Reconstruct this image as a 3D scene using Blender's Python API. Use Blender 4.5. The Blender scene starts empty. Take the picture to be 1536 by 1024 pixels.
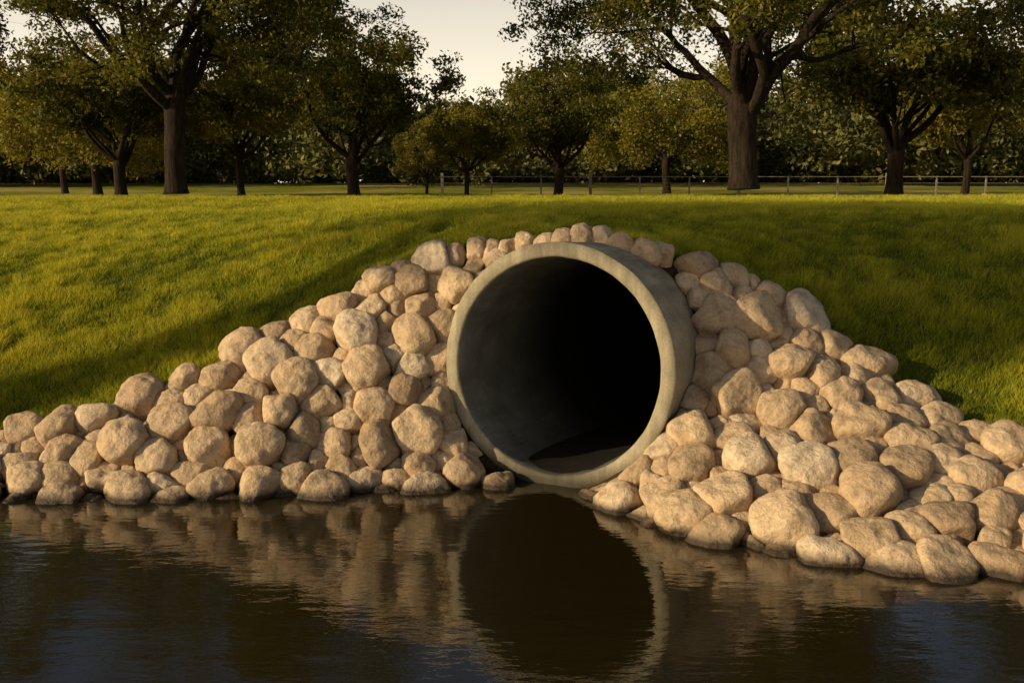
import bpy, bmesh, math, numpy as np
from mathutils import Vector
rng = np.random.default_rng(7)
scn = bpy.context.scene
COL = scn.collection

# ------------------------------------------------------------------ helpers
def mk(name, V, F, smooth=True, attrs=None, mat=None, parent=None):
    me = bpy.data.meshes.new(name)
    V = np.asarray(V, dtype=np.float32); F = np.asarray(F, dtype=np.int32)
    k = F.shape[1]
    me.vertices.add(len(V)); me.vertices.foreach_set('co', V.ravel())
    me.loops.add(F.size); me.loops.foreach_set('vertex_index', F.ravel())
    me.polygons.add(len(F)); me.polygons.foreach_set('loop_start', np.arange(len(F), dtype=np.int32)*k)
    me.polygons.foreach_set('use_smooth', np.full(len(F), smooth))
    me.update(calc_edges=True)
    for an, av in (attrs or {}).items():
        a = me.attributes.new(an, 'FLOAT', 'POINT'); a.data.foreach_set('value', np.asarray(av, dtype=np.float32))
    if mat: me.materials.append(mat)
    ob = bpy.data.objects.new(name, me); COL.objects.link(ob)
    if parent: ob.parent = parent
    return ob

def hash3(ix, iy, iz, s):
    h = (ix.astype(np.uint32)*np.uint32(374761393) + iy.astype(np.uint32)*np.uint32(668265263)
         + iz.astype(np.uint32)*np.uint32(2147483647) + np.uint32((s*1274126177) & 0xffffffff))
    h = (h ^ (h >> np.uint32(13)))*np.uint32(1274126177)
    h = (h ^ (h >> np.uint32(16)))*np.uint32(2246822519)
    h = h ^ (h >> np.uint32(15))
    return (h & np.uint32(0xffffff)).astype(np.float64)/float(0xffffff)*2-1

def vnoise(P, s=0):
    i = np.floor(P).astype(np.int64); f = P-i; f = f*f*f*(f*(f*6-15)+10)
    out = 0
    for dx in (0, 1):
        wx = f[:, 0] if dx else 1-f[:, 0]
        for dy in (0, 1):
            wy = f[:, 1] if dy else 1-f[:, 1]
            for dz in (0, 1):
                wz = f[:, 2] if dz else 1-f[:, 2]
                out = out + wx*wy*wz*hash3(i[:, 0]+dx, i[:, 1]+dy, i[:, 2]+dz, s)
    return out
def fbm(P, o=4, s=0):
    a, t = 1.0, 0
    for k in range(o):
        t = t+a*vnoise(P*2**k+17.3*k, s+k); a *= .5
    return t

# ------------------------------------------------------------------ materials
def newmat(name):
    m = bpy.data.materials.new(name); m.use_nodes = True
    nt = m.node_tree; nt.nodes.clear()
    return m, nt, nt.nodes, nt.links
def N(nodes, t, **kw):
    n = nodes.new(t)
    for k, v in kw.items():
        if k in n.inputs.keys(): n.inputs[k].default_value = v
        else: setattr(n, k, v)
    return n
def ramp(nodes, stops):
    r = nodes.new('ShaderNodeValToRGB'); e = r.color_ramp.elements
    e[0].position, e[0].color = stops[0][0], (*stops[0][1], 1)
    e[1].position, e[1].color = stops[-1][0], (*stops[-1][1], 1)
    for p, c in stops[1:-1]:
        x = e.new(p); x.color = (*c, 1)
    return r
def mixc(nodes, links, fac, a, b, mode='MIX'):
    m = nodes.new('ShaderNodeMix'); m.data_type = 'RGBA'; m.blend_type = mode
    for s, v in ((m.inputs[0], fac), (m.inputs[6], a), (m.inputs[7], b)):
        if hasattr(v, 'links') or hasattr(v, 'is_output'): links.new(v, s)
        elif isinstance(v, (int, float)): s.default_value = v
        else: s.default_value = (*v, 1)
    return m.outputs[2]
def noise(nodes, links, vec, scale, detail=5, rough=.6):
    n = nodes.new('ShaderNodeTexNoise'); n.inputs['Scale'].default_value = scale
    n.inputs['Detail'].default_value = detail; n.inputs['Roughness'].default_value = rough
    if vec is not None: links.new(vec, n.inputs['Vector'])
    return n.outputs['Fac']
def bump(nodes, links, h, strength, dist, prev=None):
    b = nodes.new('ShaderNodeBump'); b.inputs['Strength'].default_value = strength
    b.inputs['Distance'].default_value = dist; links.new(h, b.inputs['Height'])
    if prev is not None: links.new(prev, b.inputs['Normal'])
    return b.outputs['Normal']
def maprange(nodes, links, v, a, b, c=0., d=1.):
    m = nodes.new('ShaderNodeMapRange'); links.new(v, m.inputs[0])
    for i, x in enumerate((a, b, c, d)): m.inputs[i+1].default_value = x
    return m.outputs[0]
def out(nodes, links, sh):
    o = nodes.new('ShaderNodeOutputMaterial'); links.new(sh, o.inputs['Surface'])

def mat_ground():
    m, nt, n, l = newmat('lawn_ground')
    geo = n.new('ShaderNodeNewGeometry').outputs['Position']
    a = n.new('ShaderNodeAttribute'); a.attribute_name = 'soil'
    th = n.new('ShaderNodeAttribute'); th.attribute_name = 'thatch'
    n1 = noise(n, l, geo, .7); n2 = noise(n, l, geo, 30, 4); n3 = noise(n, l, geo, .12, 3)
    g = ramp(n, [(.3, (.11, .13, .010)), (.55, (.21, .23, .018)), (.75, (.30, .29, .03))]); l.new(n2, g.inputs[0])
    g2 = ramp(n, [(.35, (.6, .65, .5)), (.65, (1.25, 1.15, 1.0))]); l.new(n1, g2.inputs[0])
    c = mixc(n, l, 1.0, g.outputs[0], g2.outputs[0], 'MULTIPLY')
    dry = maprange(n, l, n3, .44, .60)
    c = mixc(n, l, dry, c, (.34, .27, .07))
    c = mixc(n, l, th.outputs['Fac'], c, (.070, .080, .012))
    s = ramp(n, [(.3, (.020, .013, .008)), (.7, (.060, .040, .024))]); l.new(n2, s.inputs[0])
    c = mixc(n, l, a.outputs['Fac'], c, s.outputs[0])
    p = N(n, 'ShaderNodeBsdfPrincipled', Roughness=.95); p.inputs['Specular IOR Level'].default_value = .1
    l.new(c, p.inputs['Base Color']); l.new(bump(n, l, n2, .8, .04), p.inputs['Normal'])
    out(n, l, p.outputs[0]); return m

def mat_leafy(name, dark, mid, light, trans=.35, rough=.6):
    m, nt, n, l = newmat(name)
    a = n.new('ShaderNodeAttribute'); a.attribute_name = 'var'
    r = ramp(n, [(0, dark), (.5, mid), (1, light)]); l.new(a.outputs['Fac'], r.inputs[0])
    d = N(n, 'ShaderNodeBsdfPrincipled', Roughness=rough); d.inputs['Specular IOR Level'].default_value = .2
    l.new(r.outputs[0], d.inputs['Base Color'])
    if trans <= 0:
        out(n, l, d.outputs[0]); return m
    t = n.new('ShaderNodeBsdfTranslucent')
    tc = mixc(n, l, 1.0, r.outputs[0], (1.6, 1.4, .6), 'MULTIPLY'); l.new(tc, t.inputs['Color'])
    mx = n.new('ShaderNodeMixShader'); mx.inputs[0].default_value = trans
    l.new(d.outputs[0], mx.inputs[1]); l.new(t.outputs[0], mx.inputs[2])
    out(n, l, mx.outputs[0]); return m

def mat_rock():
    m, nt, n, l = newmat('limestone_rock')
    geo = n.new('ShaderNodeNewGeometry').outputs['Position']
    a = n.new('ShaderNodeAttribute'); a.attribute_name = 'var'
    base = ramp(n, [(0, (.37, .27, .175)), (.35, (.50, .37, .24)), (.7, (.60, .45, .295)), (1, (.64, .52, .38))]); l.new(a.outputs['Fac'], base.inputs[0])
    n1 = noise(n, l, geo, 9, 6, .65); n2 = noise(n, l, geo, 45, 5, .7); n3 = noise(n, l, geo, 4, 3)
    s = ramp(n, [(.32, (.62, .58, .53)), (.5, (.97, .97, .97)), (.7, (1.12, 1.10, 1.06))]); l.new(n1, s.inputs[0])
    c = mixc(n, l, 1.0, base.outputs[0], s.outputs[0], 'MULTIPLY')
    s2 = ramp(n, [(.3, (.62, .58, .53)), (.6, (1.05, 1.05, 1.05))]); l.new(n2, s2.inputs[0])
    c = mixc(n, l, .65, c, s2.outputs[0], 'MULTIPLY')
    rust = maprange(n, l, n3, .52, .7, 0, .5)
    c = mixc(n, l, rust, c, (.50, .32, .17))
    sep = n.new('ShaderNodeSeparateXYZ'); l.new(geo, sep.inputs[0])
    jit = n.new('ShaderNodeMath'); jit.operation = 'MULTIPLY_ADD'; l.new(n1, jit.inputs[0]); jit.inputs[1].default_value = -.08; l.new(sep.outputs[2], jit.inputs[2])
    wet = maprange(n, l, jit.outputs[0], -.02, .035, 1, 0)
    c = mixc(n, l, wet, c, (.05, .036, .024))
    p = N(n, 'ShaderNodeBsdfPrincipled', Roughness=.9); p.inputs['Specular IOR Level'].default_value = .2
    l.new(c, p.inputs['Base Color']); l.new(maprange(n, l, wet, 0, 1, .9, .3), p.inputs['Roughness'])
    b = bump(n, l, n1, .9, .04); b = bump(n, l, n2, .9, .010, b)
    l.new(b, p.inputs['Normal']); out(n, l, p.outputs[0]); return m

def mat_concrete(name, c1, c2, inner=False):
    m, nt, n, l = newmat(name)
    tc = n.new('ShaderNodeTexCoord').outputs['Object']
    n1 = noise(n, l, tc, 3, 6, .65); n2 = noise(n, l, tc, 60, 4, .7)
    mp = n.new('ShaderNodeMapping'); mp.inputs['Scale'].default_value = (9, 1.2, 1.0); l.new(tc, mp.inputs[0])
    n3 = noise(n, l, mp.outputs[0], 2, 4)
    r = ramp(n, [(.3, c1), (.7, c2)]); l.new(n1, r.inputs[0])
    s = ramp(n, [(.35, (.6, .6, .55)), (.65, (1.1, 1.1, 1.1))]); l.new(n3, s.inputs[0])
    c = mixc(n, l, .7, r.outputs[0], s.outputs[0], 'MULTIPLY')
    s2 = ramp(n, [(.3, (.7, .7, .7)), (.6, (1.05, 1.05, 1.05))]); l.new(n2, s2.inputs[0])
    c = mixc(n, l, .7, c, s2.outputs[0], 'MULTIPLY')
    sep = n.new('ShaderNodeSeparateXYZ'); l.new(tc, sep.inputs[0])
    wet = maprange(n, l, sep.outputs[2], -.82, -.60, .85, 0)
    c = mixc(n, l, wet, c, (.022, .02, .014))
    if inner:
        c = mixc(n, l, maprange(n, l, sep.outputs[1], .15, 1.8, 0, 1), c, (.010, .010, .009))  # shade inside the pipe painted into the colour, blackening with depth
    p = N(n, 'ShaderNodeBsdfPrincipled', Roughness=.8); p.inputs['Specular IOR Level'].default_value = .3
    l.new(c, p.inputs['Base Color'])
    b = bump(n, l, n1, .4, .015); b = bump(n, l, n2, .6, .005, b); l.new(b, p.inputs['Normal'])
    out(n, l, p.outputs[0]); return m

def mat_water():
    m, nt, n, l = newmat('pond_water')
    tc = n.new('ShaderNodeTexCoord').outputs['Object']
    mp = n.new('ShaderNodeMapping'); mp.inputs['Scale'].default_value = (1, 2.4, 1); l.new(tc, mp.inputs[0])
    a = noise(n, l, mp.outputs[0], 1.4, 2, .5); b_ = noise(n, l, mp.outputs[0], 8.5, 3, .55)
    p = N(n, 'ShaderNodeBsdfPrincipled', Roughness=.012, IOR=1.8)
    p.inputs['Base Color'].default_value = (.016, .012, .003, 1)
    b = bump(n, l, a, .12, .04); b = bump(n, l, b_, .145, .010, b)
    l.new(b, p.inputs['Normal']); out(n, l, p.outputs[0]); return m

def mat_bark():
    m, nt, n, l = newmat('bark')
    tc = n.new('ShaderNodeTexCoord').outputs['Object']
    mp = n.new('ShaderNodeMapping'); mp.inputs['Scale'].default_value = (1, 1, .15); l.new(tc, mp.inputs[0])
    a = noise(n, l, mp.outputs[0], 16, 5, .7)
    r = ramp(n, [(.35, (.008, .006, .004)), (.65, (.042, .030, .020))]); l.new(a, r.inputs[0])
    p = N(n, 'ShaderNodeBsdfPrincipled', Roughness=.95); p.inputs['Specular IOR Level'].default_value = .1
    l.new(r.outputs[0], p.inputs['Base Color']); l.new(bump(n, l, a, 1, .03), p.inputs['Normal'])
    out(n, l, p.outputs[0]); return m

def mat_plain(name, c, rough=.8, metal=0.):
    m, nt, n, l = newmat(name)
    tc = n.new('ShaderNodeTexCoord').outputs['Object']
    a = noise(n, l, tc, 8, 5)
    r = ramp(n, [(.3, tuple(x*.6 for x in c)), (.7, c)]); l.new(a, r.inputs[0])
    p = N(n, 'ShaderNodeBsdfPrincipled', Roughness=rough, Metallic=metal); l.new(r.outputs[0], p.inputs['Base Color'])
    out(n, l, p.outputs[0]); return m

M_ground = mat_ground(); M_rock = mat_rock(); M_water = mat_water(); M_bark = mat_bark()
M_conc = mat_concrete('concrete', (.25, .215, .150), (.44, .38, .265))
M_conc_in = mat_concrete('shaded_inner_concrete', (.14, .14, .12), (.25, .245, .22), True)  # darker copy of the concrete, interior shade put into its colour
M_grass = mat_leafy('grass_blades', (.085, .115, .007), (.29, .31, .018), (.56, .49, .05), .35, .6)
M_leaf = mat_leafy('oak_leaves', (.030, .038, .007), (.095, .096, .012), (.24, .205, .025), .35, .6)
M_leafy = mat_leafy('light_leaves', (.070, .070, .010), (.17, .155, .018), (.30, .25, .035), .35, .6)
M_leafd = mat_leafy('distant_leaves', (.042, .047, .015), (.095, .095, .024), (.18, .155, .036), 0, .7)  # colours lightened to stand in for sunlight and distance haze

# ------------------------------------------------------------------ terrain
LAWN = 1.88
# X, Yw, Y1,z1, Y2,z2, Y3,z3, Y4
ST = np.array([
 (-40, -9, -8.7, .12, -8.6, .18, -5, 1.05, -1),
 (-16, -6, -5.7, .12, -5.6, .18, -2, 1.05, 3),
 (-10., 4.0, 4.3, .10, 4.4, .14, 7.5, 1.05, 12),
 (-6.5, 6.5, 6.7, .10, 6.8, .15, 9.5, 1.05, 14.4),
 (-5.0, 6.8, 7.0, .12, 7.10, .18, 9.5, 1.08, 14.2),
 (-3.6, 6.8, 7.0, .15, 7.20, .24, 9.5, 1.16, 14),
 (-2.65, 6.78, 7.1, .28, 7.46, .50, 9.5, 1.32, 14),
 (-1.92, 6.82, 7.2, .42, 7.74, .86, 9.8, 1.50, 13.5),
 (-.90, 6.98, 7.32, .52, 7.90, 1.40, 9.6, 1.73, 12.5),
 (-.36, 7.14, 7.44, .55, 7.86, 1.64, 9.5, 1.82, 12),
 (.30, 7.17, 7.36, .6, 7.72, 1.70, 9.5, 1.83, 12),
 (.63, 6.75, 7.12, .42, 7.60, 1.70, 9.5, 1.83, 12),
 (1.03, 6.08, 6.90, .46, 7.48, 1.66, 9.5, 1.82, 12),
 (1.75, 5.70, 6.78, .46, 7.52, 1.40, 9.3, 1.75, 12),
 (2.42, 5.42, 6.50, .44, 7.30, .85, 9.0, 1.60, 12),
 (2.92, 5.34, 6.10, .28, 6.80, .50, 8.8, 1.43, 12),
 (3.35, 5.30, 5.80, .15, 6.15, .25, 8.6, 1.36, 12),
 (5.0, 4.60, 5.0, .12, 5.3, .22, 8.0, 1.25, 11),
 (9.0, 0.5, 1.0, .20, 1.4, .35, 5.0, 1.30, 9),
 (16., -14, -13.5, .2, -13, .35, -9, 1.3, -4)])
def ctrl(X):
    return [np.interp(X, ST[:, 0], ST[:, k]) for k in range(1, 9)]
def H0(X, Y):
    Yw, Y1, z1, Y2, z2, Y3, z3, Y4 = ctrl(X)
    z = np.where(Y < Yw, np.maximum((Y-Yw)*.75, -.75), 0)
    def seg(a, za, b, zb):
        t = np.clip((Y-a)/(b-a), 0, 1); return t
    z = z + seg(Yw, 0, Y1, 0)*z1 + seg(Y1, 0, Y2, 0)*(z2-z1) + seg(Y2, 0, Y3, 0)*(z3-z2)
    t = seg(Y3, 0, Y4, 0); z = z + (1-(1-t)**2)*(LAWN-z3)
    s = np.clip((Y-9)/4, 0, 1)*(1-np.clip((Y-14)/9, 0, 1)); s = s*s*(3-2*s)
    z = z - .17*np.clip((-X-.5)/4, 0, 1.5)*s - .04*np.clip((X-1)/4, 0, 1.5)*s
    t = np.clip((Y-17)/33, 0, 1); z = z - .22*t*t*(3-2*t)
    t = np.clip((Y-50)/48, 0, 1); z = z + 1.15*t*t*(3-2*t)
    z = np.where(Y < -26, np.minimum(LAWN, -.75+(-26-Y)*.3), z)
    return z
def H(X, Y):
    r = 0
    for o, w in ((-.12, .15), (-.06, .2), (0, .3), (.06, .2), (.12, .15)):
        r = r + w*H0(X+o*.7, Y+o)
    P = np.stack([X*.35, Y*.35, X*0], -1).reshape(-1, 3)
    r = r + (vnoise(P, 3)*.035).reshape(np.shape(X))*np.clip((Y-8.4)/2, 0, 1)
    return r
def Hs(x, y): return float(H(np.array([x]), np.array([y]))[0])
def Hn(X, Y):
    e = .03
    gx = (H(X+e, Y)-H(X-e, Y))/(2*e); gy = (H(X, Y+e)-H(X, Y-e))/(2*e)
    n = np.stack([-gx, -gy, np.ones_like(gx)], -1); return n/np.linalg.norm(n, axis=-1, keepdims=True)

# pipe frame
TH = math.radians(26.0)
AX = np.array([math.sin(TH), math.cos(TH), -.045]); AX /= np.linalg.norm(AX)
PC = np.array([.30, 7.0, .855]); RO, RI = .89, .785
def axial(P):
    d = P-PC; t = d@AX; rad = d - t[..., None]*AX
    return t, np.linalg.norm(rad, axis=-1), rad

def geo_steps(a, d0, g, end):
    o = []; x = a; d = d0
    while abs(x) < end: d *= g; x += d; o.append(x)
    return o
xs = np.arange(-7, 6.001, .035); xs = np.concatenate([np.array(geo_steps(7, .035, 1.12, 700))[::-1]*-1, xs, geo_steps(6, .035, 1.12, 700)])
ys = np.arange(3.4, 10.6, .035)
ys = np.concatenate([3.4-(np.array(geo_steps(0, .035, 1.15, 400)))[::-1], ys, 10.6+np.array(geo_steps(0, .035, 1.07, 900))])
GX, GY = np.meshgrid(xs, ys); GZ = H(GX, GY)
V = np.stack([GX, GY, GZ], -1).reshape(-1, 3)
nx, ny = len(xs), len(ys)
I = np.arange(nx*ny).reshape(ny, nx)
F = np.stack([I[:-1, :-1], I[:-1, 1:], I[1:, 1:], I[1:, :-1]], -1).reshape(-1, 4)
cen = V[F].mean(1); t, rd, _ = axial(cen)
F = F[~((rd < .85) & (t > -.05) & (t < 11))]
c = ctrl(V[:, 0]); sn = fbm(V*np.array([3, 3, 0])+5, 3, 9)
dY = V[:, 1]-c[3]+sn*.06
soil = 1-np.clip((dY-.14)/.22, 0, 1)
thatch = (1-np.clip((V[:, 1]-24)/12, 0, 1))*(np.abs(V[:, 0]) < V[:, 1]*.62+.8)
mk('ground', V, F, True, {'soil': soil, 'thatch': thatch}, M_ground)
mk('water', [(-320, -45, 0), (320, -45, 0), (320, 7.6, 0), (-320, 7.6, 0)], [(0, 1, 2, 3)], True, None, M_water)

# ------------------------------------------------------------------ pipe
def pipe():
    L = 11.; ns = 128
    prof = [(0.012, RO-.0), (0.0, RO-.014), (0.0, RI+.016), (.014, RI), (.1, RI), (.3, RI), (1, RI), (3, RI), (L, RI)]
    prof_o = [(0.012, RO), (.03, RO), (.6, RO), (2, RO), (L, RO)]
    V = []; F = []; MI = []
    def rings(pr, flip, outer):
        b = len(V)
        for y, r in pr:
            for k in range(ns):
                a = 2*math.pi*k/ns; V.append((r*math.cos(a), y, r*math.sin(a)))
        for i in range(len(pr)-1):
            for k in range(ns):
                q = (b+i*ns+k, b+i*ns+(k+1) % ns, b+(i+1)*ns+(k+1) % ns, b+(i+1)*ns+k)
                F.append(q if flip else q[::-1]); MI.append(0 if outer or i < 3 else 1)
    rings(prof, False, False); rings(prof_o, True, True)
    V = np.array(V)
    nn = fbm(V*9, 3, 4)*.003
    rr = np.sqrt(V[:, 0]**2+V[:, 2]**2); V[:, 0] *= 1+nn/rr; V[:, 2] *= 1+nn/rr; V[:, 1] += fbm(V*14+3, 3, 5)*.0035
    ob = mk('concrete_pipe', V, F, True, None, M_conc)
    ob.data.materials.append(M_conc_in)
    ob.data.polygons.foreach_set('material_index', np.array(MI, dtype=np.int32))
    ob.location = PC
    ob.rotation_euler = (math.asin(AX[2]), 0, -TH)
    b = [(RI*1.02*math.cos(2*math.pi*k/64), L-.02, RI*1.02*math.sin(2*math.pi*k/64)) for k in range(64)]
    mk('added_end_cap', b+[(0, L-.02, 0)], [(k, (k+1) % 64, 64) for k in range(64)], False, None, mat_plain('dark_cap', (.02, .016, .012)), ob)  # dark cap added to close the far end and keep the inside dark
    n1, n2 = 60, 18; Vs = []
    for i in range(n1):
        y = .02 + (L-.1)*(i/(n1-1))**1.6
        for j in range(n2):
            u = -1+2*j/(n2-1)
            lvl = -.735+.012*math.sin(y*2.1)
            hw = math.sqrt(RI**2-lvl**2)*1.01
            Vs.append((u*hw, y, lvl-.025*(1-u*u)-(.04*max(0, 1-y/.35))*(1-u*u)))
    Fs = [(i*n2+j, i*n2+j+1, (i+1)*n2+j+1, (i+1)*n2+j) for i in range(n1-1) for j in range(n2-1)]
    mk('silt_bed', Vs, Fs, True, None, mat_plain('wet_silt', (.014, .011, .007), .6), ob)
    return ob
pipe()

# ------------------------------------------------------------------ rocks
def rocks():
    C = []; R = []
    def attempt(n, r0, r1, ov, zone=None):
        X = rng.uniform(-6.5, 5.2, n) if zone is None else rng.uniform(zone[0], zone[1], n)
        c = ctrl(X)
        lo = c[0]-.16; hi = c[3]+.06
        if zone is not None: hi = lo+.9
        Y = lo+(hi-lo)*rng.random(n)
        k = rng.random(n) < (hi-lo)/1.9
        X, Y = X[k], Y[k]; Z = H(X, Y)
        P = np.stack([X, Y, Z], -1); t, rd, rad = axial(P)
        rr = rng.uniform(r0, r1, len(X))
        for p, r, tt, q, ra in zip(P, rr, t, rd, rad):
            if p[2] > 1.4 and -.5 < p[0] < 1.25 and r > .085: continue
            if p[2] > 1.2 and r > .135: continue
            if p[0] < -3 and r > .145: continue
            if tt > -.1-r and q < RO+.45*r:
                if p[2] > 1.5 and tt > .38 and r < .085: p = p+ra/q*(RO+.1*r-q)
                else: continue
            if p[0] < .3 and tt < r*1.3 and q < RO+.9*r: continue
            if tt < 0 and q < RO*.92 and p[0] < .62: continue
            if C:
                d = np.linalg.norm(np.array(C)-p, axis=1)
                if (d < (np.array(R)+r)*ov).any(): continue
            C.append(p); R.append(r)
    attempt(2500, .145, .175, .83, (1.2, 5.2))
    attempt(1100, .138, .175, .84); attempt(16000, .105, .138, .81); attempt(34000, .078, .105, .79); attempt(40000, .056, .078, .80)
    C = np.array(C); R = np.array(R)
    n = Hn(C[:, 0], C[:, 1])
    C0 = C + n*(R*rng.uniform(-.08, .30, len(R)))[:, None]
    t, rd, rad = axial(C0)
    bm = bmesh.new(); bmesh.ops.create_icosphere(bm, subdivisions=5, radius=1)
    U = np.array([v.co[:] for v in bm.verts]); U /= np.linalg.norm(U, axis=1, keepdims=True)
    FF = np.array([[v.index for v in f.verts] for f in bm.faces]); bm.free()
    VV = []; FA = []; var = []; off = 0
    p = 12.
    for i in range(len(C0)):
        r = R[i]; nn = n[i]
        a = rng.normal(size=3); a -= a@nn*nn; a /= np.linalg.norm(a)
        hz = np.cross(nn, (0, 0, 1.)); hz = hz/max(np.linalg.norm(hz), 1e-3)
        if rng.random() < .7: a = a*.5+hz; a -= a@nn*nn; a /= np.linalg.norm(a)
        b = np.cross(nn, a)
        A, B, Cc = r*rng.uniform(1.6, 2.05), r*rng.uniform(1.4, 1.65), r*rng.uniform(1.02, 1.35)
        s = ((U@a/A)**2+(U@b/B)**2+(U@nn/Cc)**2)**(p/2)
        d = C0-C0[i]; dd = np.linalg.norm(d, axis=1)
        for j in np.where((dd > 0) & (dd < (R+r)*1.9))[0]:
            pl = dd[j]*r/(R[j]+r)*1.06
            s += (np.maximum(U@(d[j]/dd[j]), 0)/pl)**p
        if t[i] > -r and rd[i]-RO < 1.6*r:
            pl = max(rd[i]-RO, .3*r)*1.0
            s += (np.maximum(U@(-rad[i]/rd[i]), 0)/pl)**p
        for k in range(rng.integers(2, 6)):
            q = rng.normal(size=3); q /= np.linalg.norm(q)
            s += (np.maximum(U@q, 0)/(r*rng.uniform(1.0, 1.3)))**13
        rr = s**(-1/p)
        q = U*rr[:, None]
        seed = rng.uniform(-50, 50, 3)
        rr *= 1.06+.07*fbm(q/r*1.15+seed, 2, 1)+.033*fbm(q/r*3.0+seed, 4, 2)
        VV.append(C0[i]+U*rr[:, None]); FA.append(FF+off); off += len(U)
        var.append(np.full(len(U), np.clip(rng.normal(.55, .28), 0, 1)))
    mk('riprap_rocks', np.concatenate(VV), np.concatenate(FA), True, {'var': np.concatenate(var)}, M_rock)
    print('rocks', len(R))
rocks()

# ------------------------------------------------------------------ grass blades
def grass():
    n = 1300000
    d = 6.0*np.exp(rng.random(n)*math.log(36/6.0))
    X = (rng.random(n)*2-1)*(d*.60+.8); Y = d
    c = ctrl(X); P = np.stack([X*3, Y*3, X*0], -1)+5
    dY = Y-c[3]+fbm(P, 3, 9)*.07
    pk = np.clip((dY-.10)/.22, 0, 1)**1.5
    k = rng.random(len(X)) < pk
    X, Y, d, dY = X[k], Y[k], d[k], dY[k]
    Z = H(X, Y)
    n = len(X)
    cl = fbm(np.stack([X*1.3, Y*1.3, X*0], -1), 3, 21); cl2 = fbm(np.stack([X*6, Y*6, X*0], -1), 2, 22)
    h = (.050+.026*rng.random(n)+.030*cl2)*(1+.25*cl)*(1+.03*(d-7))
    w = .0036*(d/7)**1.0*rng.uniform(.7, 1.4, n)
    an = rng.random(n)*2*math.pi
    lean = rng.normal(size=(n, 2))*.45*h[:, None]
    lean[:, 0] += .1*h
    B = np.stack([X, Y, Z-.005], -1)
    dx = np.stack([np.cos(an)*w, np.sin(an)*w, 0*w], -1)
    T = B+np.stack([lean[:, 0], lean[:, 1], h], -1)
    V = np.stack([B-dx, B+dx, T], 1).reshape(-1, 3)
    F = np.arange(3*n).reshape(-1, 3)
    var = np.clip(.45+.22*cl+.22*cl2+rng.normal(size=n)*.17, 0, 1)
    v3 = np.stack([var*.5, var*.5, np.minimum(var*1.2, 1)], 1).ravel()
    mk('lawn_grass', V, F, False, {'var': v3}, M_grass)
grass()

# ------------------------------------------------------------------ trees
def tubes(lines, sides=8):
    VV = []; FF = []; off = 0
    for pts, rad in lines:
        pts = np.array(pts); rad = np.array(rad); m = len(pts)
        T = np.gradient(pts, axis=0); T /= np.linalg.norm(T, axis=1, keepdims=True)+1e-9
        ref = np.array([1., .3, 0]) if abs(T[0, 2]) > .6 else np.array([0, 0, 1.])
        s = sides if rad[0] > .05 else 5
        a = np.cross(T, ref); a /= np.linalg.norm(a, axis=1, keepdims=True)+1e-9; b = np.cross(T, a)
        th = np.arange(s)*2*math.pi/s
        ring = pts[:, None]+rad[:, None, None]*(np.cos(th)[None, :, None]*a[:, None]+np.sin(th)[None, :, None]*b[:, None])
        VV.append(ring.reshape(-1, 3))
        I = np.arange(m*s).reshape(m, s)+off
        FF.append(np.stack([I[:-1], np.roll(I, -1, 1)[:-1], np.roll(I, -1, 1)[1:], I[1:]], -1).reshape(-1, 4))
        off += m*s
    return np.concatenate(VV), np.concatenate(FF)

def leaves(cl, per, csz, size, g, flat=.6):
    cl = np.array(cl); n = len(cl)*per
    c = np.repeat(cl, per, 0)
    u = g.normal(size=(n, 3)); u /= np.linalg.norm(u, axis=1, keepdims=True)
    rr = g.random(n)**.5
    cs = np.repeat(g.uniform(.7, 1.3, len(cl)), per)*csz
    P = c+u*(rr*cs)[:, None]*np.array([1, 1, flat])
    nrm = g.normal(size=(n, 3))+np.array([0, 0, .5]); nrm /= np.linalg.norm(nrm, axis=1, keepdims=True)
    a = g.normal(size=(n, 3)); a -= (a*nrm).sum(1, keepdims=True)*nrm; a /= np.linalg.norm(a, axis=1, keepdims=True)
    b = np.cross(nrm, a); s = size*g.uniform(.6, 1.3, n)[:, None]
    V = np.stack([P-a*s, P+b*s*.5, P+a*s, P-b*s*.5], 1).reshape(-1, 3)
    F = np.arange(4*n).reshape(-1, 4)
    cv = np.repeat(g.normal(size=len(cl))*.13, per)
    var = np.clip(.45+cv+g.normal(size=n)*.17, 0, 1)
    return V, F, np.repeat(var, 4)

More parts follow.
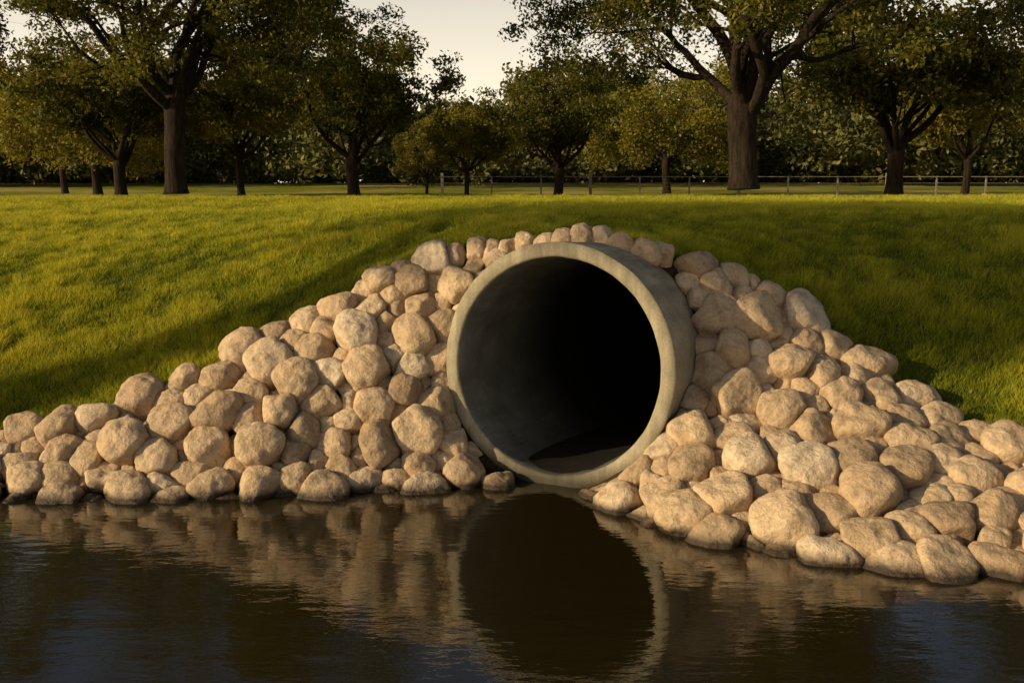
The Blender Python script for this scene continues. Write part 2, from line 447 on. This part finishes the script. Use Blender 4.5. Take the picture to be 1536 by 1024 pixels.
def make_tree(seed, fork=2.5, r0=.42, nl=7, L=5.5, per=130, lsize=.075, csz=.55, elev=(15, 70), kids=(6, 5), lean=0., droop=.02, up=1.0, crown=(6.2, 3.2), keep=1.0, limb=(.36, .56)):
    g = np.random.default_rng(seed)
    lines = []; cl = []
    m = 22; z = np.linspace(-.15, fork+.55, m)
    pts = np.stack([lean*(z/fork)**1.5+.05*np.sin(z*1.3+seed), .04*np.sin(z*1.1+2*seed), z], -1)
    rad = r0*(.84+.95*np.exp(-(z+.15)/.24)+.06*np.exp(-((z-fork*.92)/.3)**2))
    rad *= np.where(z > fork, 1-.55*(z-fork)/.55, 1)
    lines.append((pts, rad)); top = np.array([lean, 0, fork])
    Rc, zb = crown
    def zmin(p):
        q = math.hypot(p[0], p[1])/Rc
        return zb+.9*(1-q*q) + .35*math.sin(p[0]*1.9+seed)*math.cos(p[1]*1.5)
    def grow(p, d, length, r, lv):
        n = max(4, int(length/.35)+2) if lv < 3 else 4
        st = length/(n-1); P = [p]; Rr = [r]; d = d/np.linalg.norm(d)
        bend = g.normal(size=3)*.12
        for i in range(1, n):
            tt = i/(n-1)
            d = d+g.normal(size=3)*.13+bend*.4+np.array([0, 0, (.05 if lv < 2 else -droop)*up])
            if p[2] < zmin(p)+.3 and lv >= 1 and i > 1: d = d+np.array([0, 0, .24])
            if math.hypot(p[0], p[1]) > Rc*.88: d = d-np.array([p[0], p[1], 0])/Rc*.5
            if d[2] > .85: d[2] *= .8
            d /= np.linalg.norm(d); p = p+d*st; P.append(p); Rr.append(r*(1-.72*tt**.8))
        if lv == 3 and P[-1][2] < zmin(P[-1])-.4: return
        lines.append((P, Rr))
        if lv <= 2:
            k = kids[lv-1]
            for q in range(k):
                f = g.uniform(.3, 1.0) if q else 1.0
                i = min(n-1, int(f*(n-1))); bp = P[i]
                dd = (P[i]-P[i-1]); dd /= np.linalg.norm(dd)
                s = g.normal(size=3); s[2] = s[2]*.5+.15; s -= (s@dd)*dd; s /= np.linalg.norm(s)
                an = g.uniform(.5, 1.05) if q else .15
                nd = dd*math.cos(an)+s*math.sin(an)
                grow(bp, nd, length*g.uniform(.42, .62), Rr[i]*.62, lv+1)
            if lv == 2: cl.append(P[-1])
        else:
            for i in (1, 2, 3): cl.append(P[i]+g.normal(size=3)*.12)
    a0 = g.random()*6.28
    for i in range(nl):
        az = a0+i*2*math.pi/nl+g.normal()*.25
        el = math.radians(elev[0]+(elev[1]-elev[0])*((i*0.618) % 1))
        d = np.array([math.cos(az)*math.cos(el), math.sin(az)*math.cos(el), math.sin(el)])
        sp = top+np.array([0, 0, g.uniform(-.35, .35)*fork/2.5])
        grow(sp-d*.1, d, L*g.uniform(.85, 1.1)*(1.15 if el > 1.05 else 1), r0*g.uniform(*limb), 1)
    Vb, Fb = tubes(lines, 14)
    nn = fbm(Vb*np.array([5, 5, 1.2]), 3, seed)*.02*min(1, r0/.4); Vb[:, 0] += nn; Vb[:, 1] += nn*.7
    cl = np.array(cl)
    ok = np.array([p[2] > zmin(p) and math.hypot(p[0], p[1]) < Rc*1.02 for p in cl])
    gap = fbm(cl*.55+seed, 2, seed) > -.45
    cl = cl[ok & gap & (g.random(len(cl)) < keep)]
    return (Vb, Fb), leaves(cl, per, csz, lsize, g), len(cl)

CACHE = {}
def place(name, data, x, y, rot=0., sc=1., leafmat=None):
    key = id(data)
    if key not in CACHE:
        b, lf, n = data
        ob = mk(name, b[0], b[1], True, None, M_bark)
        cr = mk('foliage', lf[0], lf[1], False, {'var': lf[2]}, leafmat or M_leaf, ob)
        CACHE[key] = (ob.data, cr.data)
    else:
        ob = bpy.data.objects.new(name, CACHE[key][0]); COL.objects.link(ob)
        cr = bpy.data.objects.new('foliage', CACHE[key][1]); COL.objects.link(cr); cr.parent = ob
    ob.location = (x, y, Hs(x, y)); ob.rotation_euler = (0, 0, rot); ob.scale = (sc,)*3
    return ob
T_right = make_tree(11, fork=2.2, r0=.39, nl=10, L=6.6, per=120, lsize=.058, csz=.52, kids=(7, 5), crown=(6.8, 2.3), elev=(12, 84), limb=(.30, .50))
T_left = make_tree(23, fork=2.5, r0=.31, nl=10, L=6.4, per=120, lsize=.058, csz=.52, kids=(7, 5), crown=(6.1, 2.3), elev=(12, 84), limb=(.30, .5))
T_mid = make_tree(31, fork=1.5, r0=.27, nl=7, L=3.7, per=70, lsize=.09, csz=.55, kids=(6, 4), elev=(20, 75), crown=(4.2, 1.9))
T_mid2 = make_tree(47, fork=1.7, r0=.17, nl=6, L=3.0, per=70, lsize=.09, csz=.55, kids=(5, 4), elev=(30, 80), crown=(3.2, 1.8))
T_wil = make_tree(53, fork=1.6, r0=.20, nl=7, L=3.8, per=75, lsize=.08, csz=.6, kids=(6, 4), elev=(35, 80), droop=.25, crown=(3.6, 1.2))
T_tall = make_tree(61, fork=5.0, r0=.30, nl=8, L=4.0, per=60, lsize=.12, csz=.65, kids=(6, 4), elev=(25, 75), crown=(3.8, 5.6))
def px(x, Y): return (x-768)/1493/1.0115*Y
place('oak_tree', T_right, px(1112, 24), 24, math.pi, 1, M_leaf)
place('oak_tree', T_left, px(267, 26), 26, 0, 1, M_leaf)
place('oak_tree', T_left, 18.5, 27, 2.4, 1)
place('oak_tree', T_right, -20.5, 28, .8, 1)
place('oak_tree', T_mid, px(1340, 34), 34, .4, 1.15, M_leaf)
place('oak_tree', T_mid, px(530, 40), 40, 2.2, 1.0)
place('oak_tree', T_mid, px(182, 42), 42, 4.0, 1.0)
place('added_shade_tree', T_mid2, px(362, 45), 45, 0, 1.1, M_leafy)
place('added_shade_tree', T_mid2, px(98, 56), 56, 1.3, 1.2)
place('added_shade_tree', T_mid2, px(700, 50), 50, 2.5, .8)
place('added_shade_tree', T_mid2, px(1447, 44), 44, 3.5, 1.1)
place('oak_tree', T_mid, px(838, 48), 48, 5.2, .95)
place('willow_tree', T_wil, px(1000, 58), 58, 0, 1.3, M_leafy)
place('willow_tree', T_wil, px(120, 48), 50, 2., 1.25)
place('added_shade_tree', T_mid2, px(640, 60), 60, 4.5, .6)
# unseen tall tree added left of the view to shade the right slope
place('added_shade_tree', T_tall, -20., 1.6, 0.4, 1.15, M_leaf)

def distant():
    g = np.random.default_rng(5); cl = []
    for i in range(200):
        Y = g.uniform(76, 118); X = g.uniform(-1, 1)*(Y*.62+12)
        h = g.uniform(8, 12.5)*(Y/85)
        if abs(X/Y*1493/1.01+768-690) < 75: h = g.uniform(5.5, 8.2)*(Y/85)
        w = g.uniform(3, 5)
        for k in range(34):
            u = g.normal(size=3); u /= np.linalg.norm(u); u *= g.random()**.4
            zz = h*.54+u[2]*h*.43
            cl.append((X+u[0]*w, Y+u[1]*w, 2.1+zz))
    for i in range(2400):
        Y = g.uniform(96, 116); X = g.uniform(-1, 1)*100
        cl.append((X, Y, 2.7+g.uniform(0, 5.5)))
    V, F, var = leaves(cl, 36, 1.35, .27, g, .8)
    cl2 = [(g.uniform(-1, 1)*115, g.uniform(120, 130), 2.5+g.uniform(0, 9)) for i in range(3600)]
    V2, F2, var2 = leaves(cl2, 22, 2.0, .62, g, .8)
    mk('distant_trees', np.concatenate([V, V2]), np.concatenate([F, F2+len(V)]), False, {'var': np.concatenate([var, var2*.7])}, M_leafd)
distant()

def fence():
    V = []; F = []
    def box(a, b):
        o = len(V)
        for z in (a[2], b[2]):
            V.extend([(a[0], a[1], z), (b[0], a[1], z), (b[0], b[1], z), (a[0], b[1], z)])
        F.extend([(o, o+3, o+2, o+1), (o+4, o+5, o+6, o+7), (o, o+1, o+5, o+4), (o+1, o+2, o+6, o+5), (o+2, o+3, o+7, o+6), (o+3, o, o+4, o+7)])
    Y = 52.; x1 = 48.; k = 0; X = -3.6; G = Hs(5., 52.)
    while X < x1:
        w = .075 if k % 3 == 0 else .035
        box((X-w, Y-w, G-.2), (X+w, Y+w, G+(1.36 if k % 3 == 0 else 1.2))); X += 2.55; k += 1
    for z in (.25, .45, .65, .85, 1.17):
        t = .018 if z > 1 else .008
        box((-3.6, Y-.10-t, G+z-t), (x1, Y-.10+t, G+z+t))
    mk('wire_fence', V, F, False, None, mat_plain('weathered_fence', (.28, .24, .18), .7))
fence()

# ------------------------------------------------------------------ light, sky, camera
el = math.radians(18.0); sv = Vector((-.935, -.36, 0)).normalized()
S = Vector((sv.x*math.cos(el), sv.y*math.cos(el), math.sin(el)))
sun = bpy.data.lights.new('sun', 'SUN'); sun.energy = 5; sun.angle = math.radians(.6); sun.color = (1, .79, .47)
so = bpy.data.objects.new('sun', sun); COL.objects.link(so); so.rotation_euler = (-S).to_track_quat('-Z', 'Y').to_euler()
so.location = S*50
w = bpy.data.worlds.new('World'); scn.world = w; w.use_nodes = True
nt = w.node_tree; bg = nt.nodes['Background']; n = nt.nodes; l = nt.links
sky = n.new('ShaderNodeTexSky'); sky.sky_type = 'NISHITA'; sky.sun_disc = False
sky.sun_elevation = el; sky.sun_rotation = math.atan2(S.x, S.y); sky.dust_density = 3
tc = n.new('ShaderNodeTexCoord'); sp = n.new('ShaderNodeSeparateXYZ'); l.new(tc.outputs['Generated'], sp.inputs[0])
hz = maprange(n, l, sp.outputs[2], 0., .38, 1., 0.)
haze = mixc(n, l, hz, (0, 0, 0), (18., 15.0, 10.8))
tot = mixc(n, l, 1.0, sky.outputs[0], haze, 'ADD')
l.new(tot, bg.inputs[0]); bg.inputs[1].default_value = .068

cam = bpy.data.cameras.new('camera'); cam.sensor_width = 36; cam.lens = 35; cam.clip_end = 3000
co = bpy.data.objects.new('camera', cam); COL.objects.link(co)
co.location = (0, 0, 2.1); co.rotation_euler = (math.radians(90-8.6), 0, 0)
scn.camera = co
scn.view_settings.view_transform = 'Standard'; scn.view_settings.look = 'None'; scn.view_settings.exposure = 0
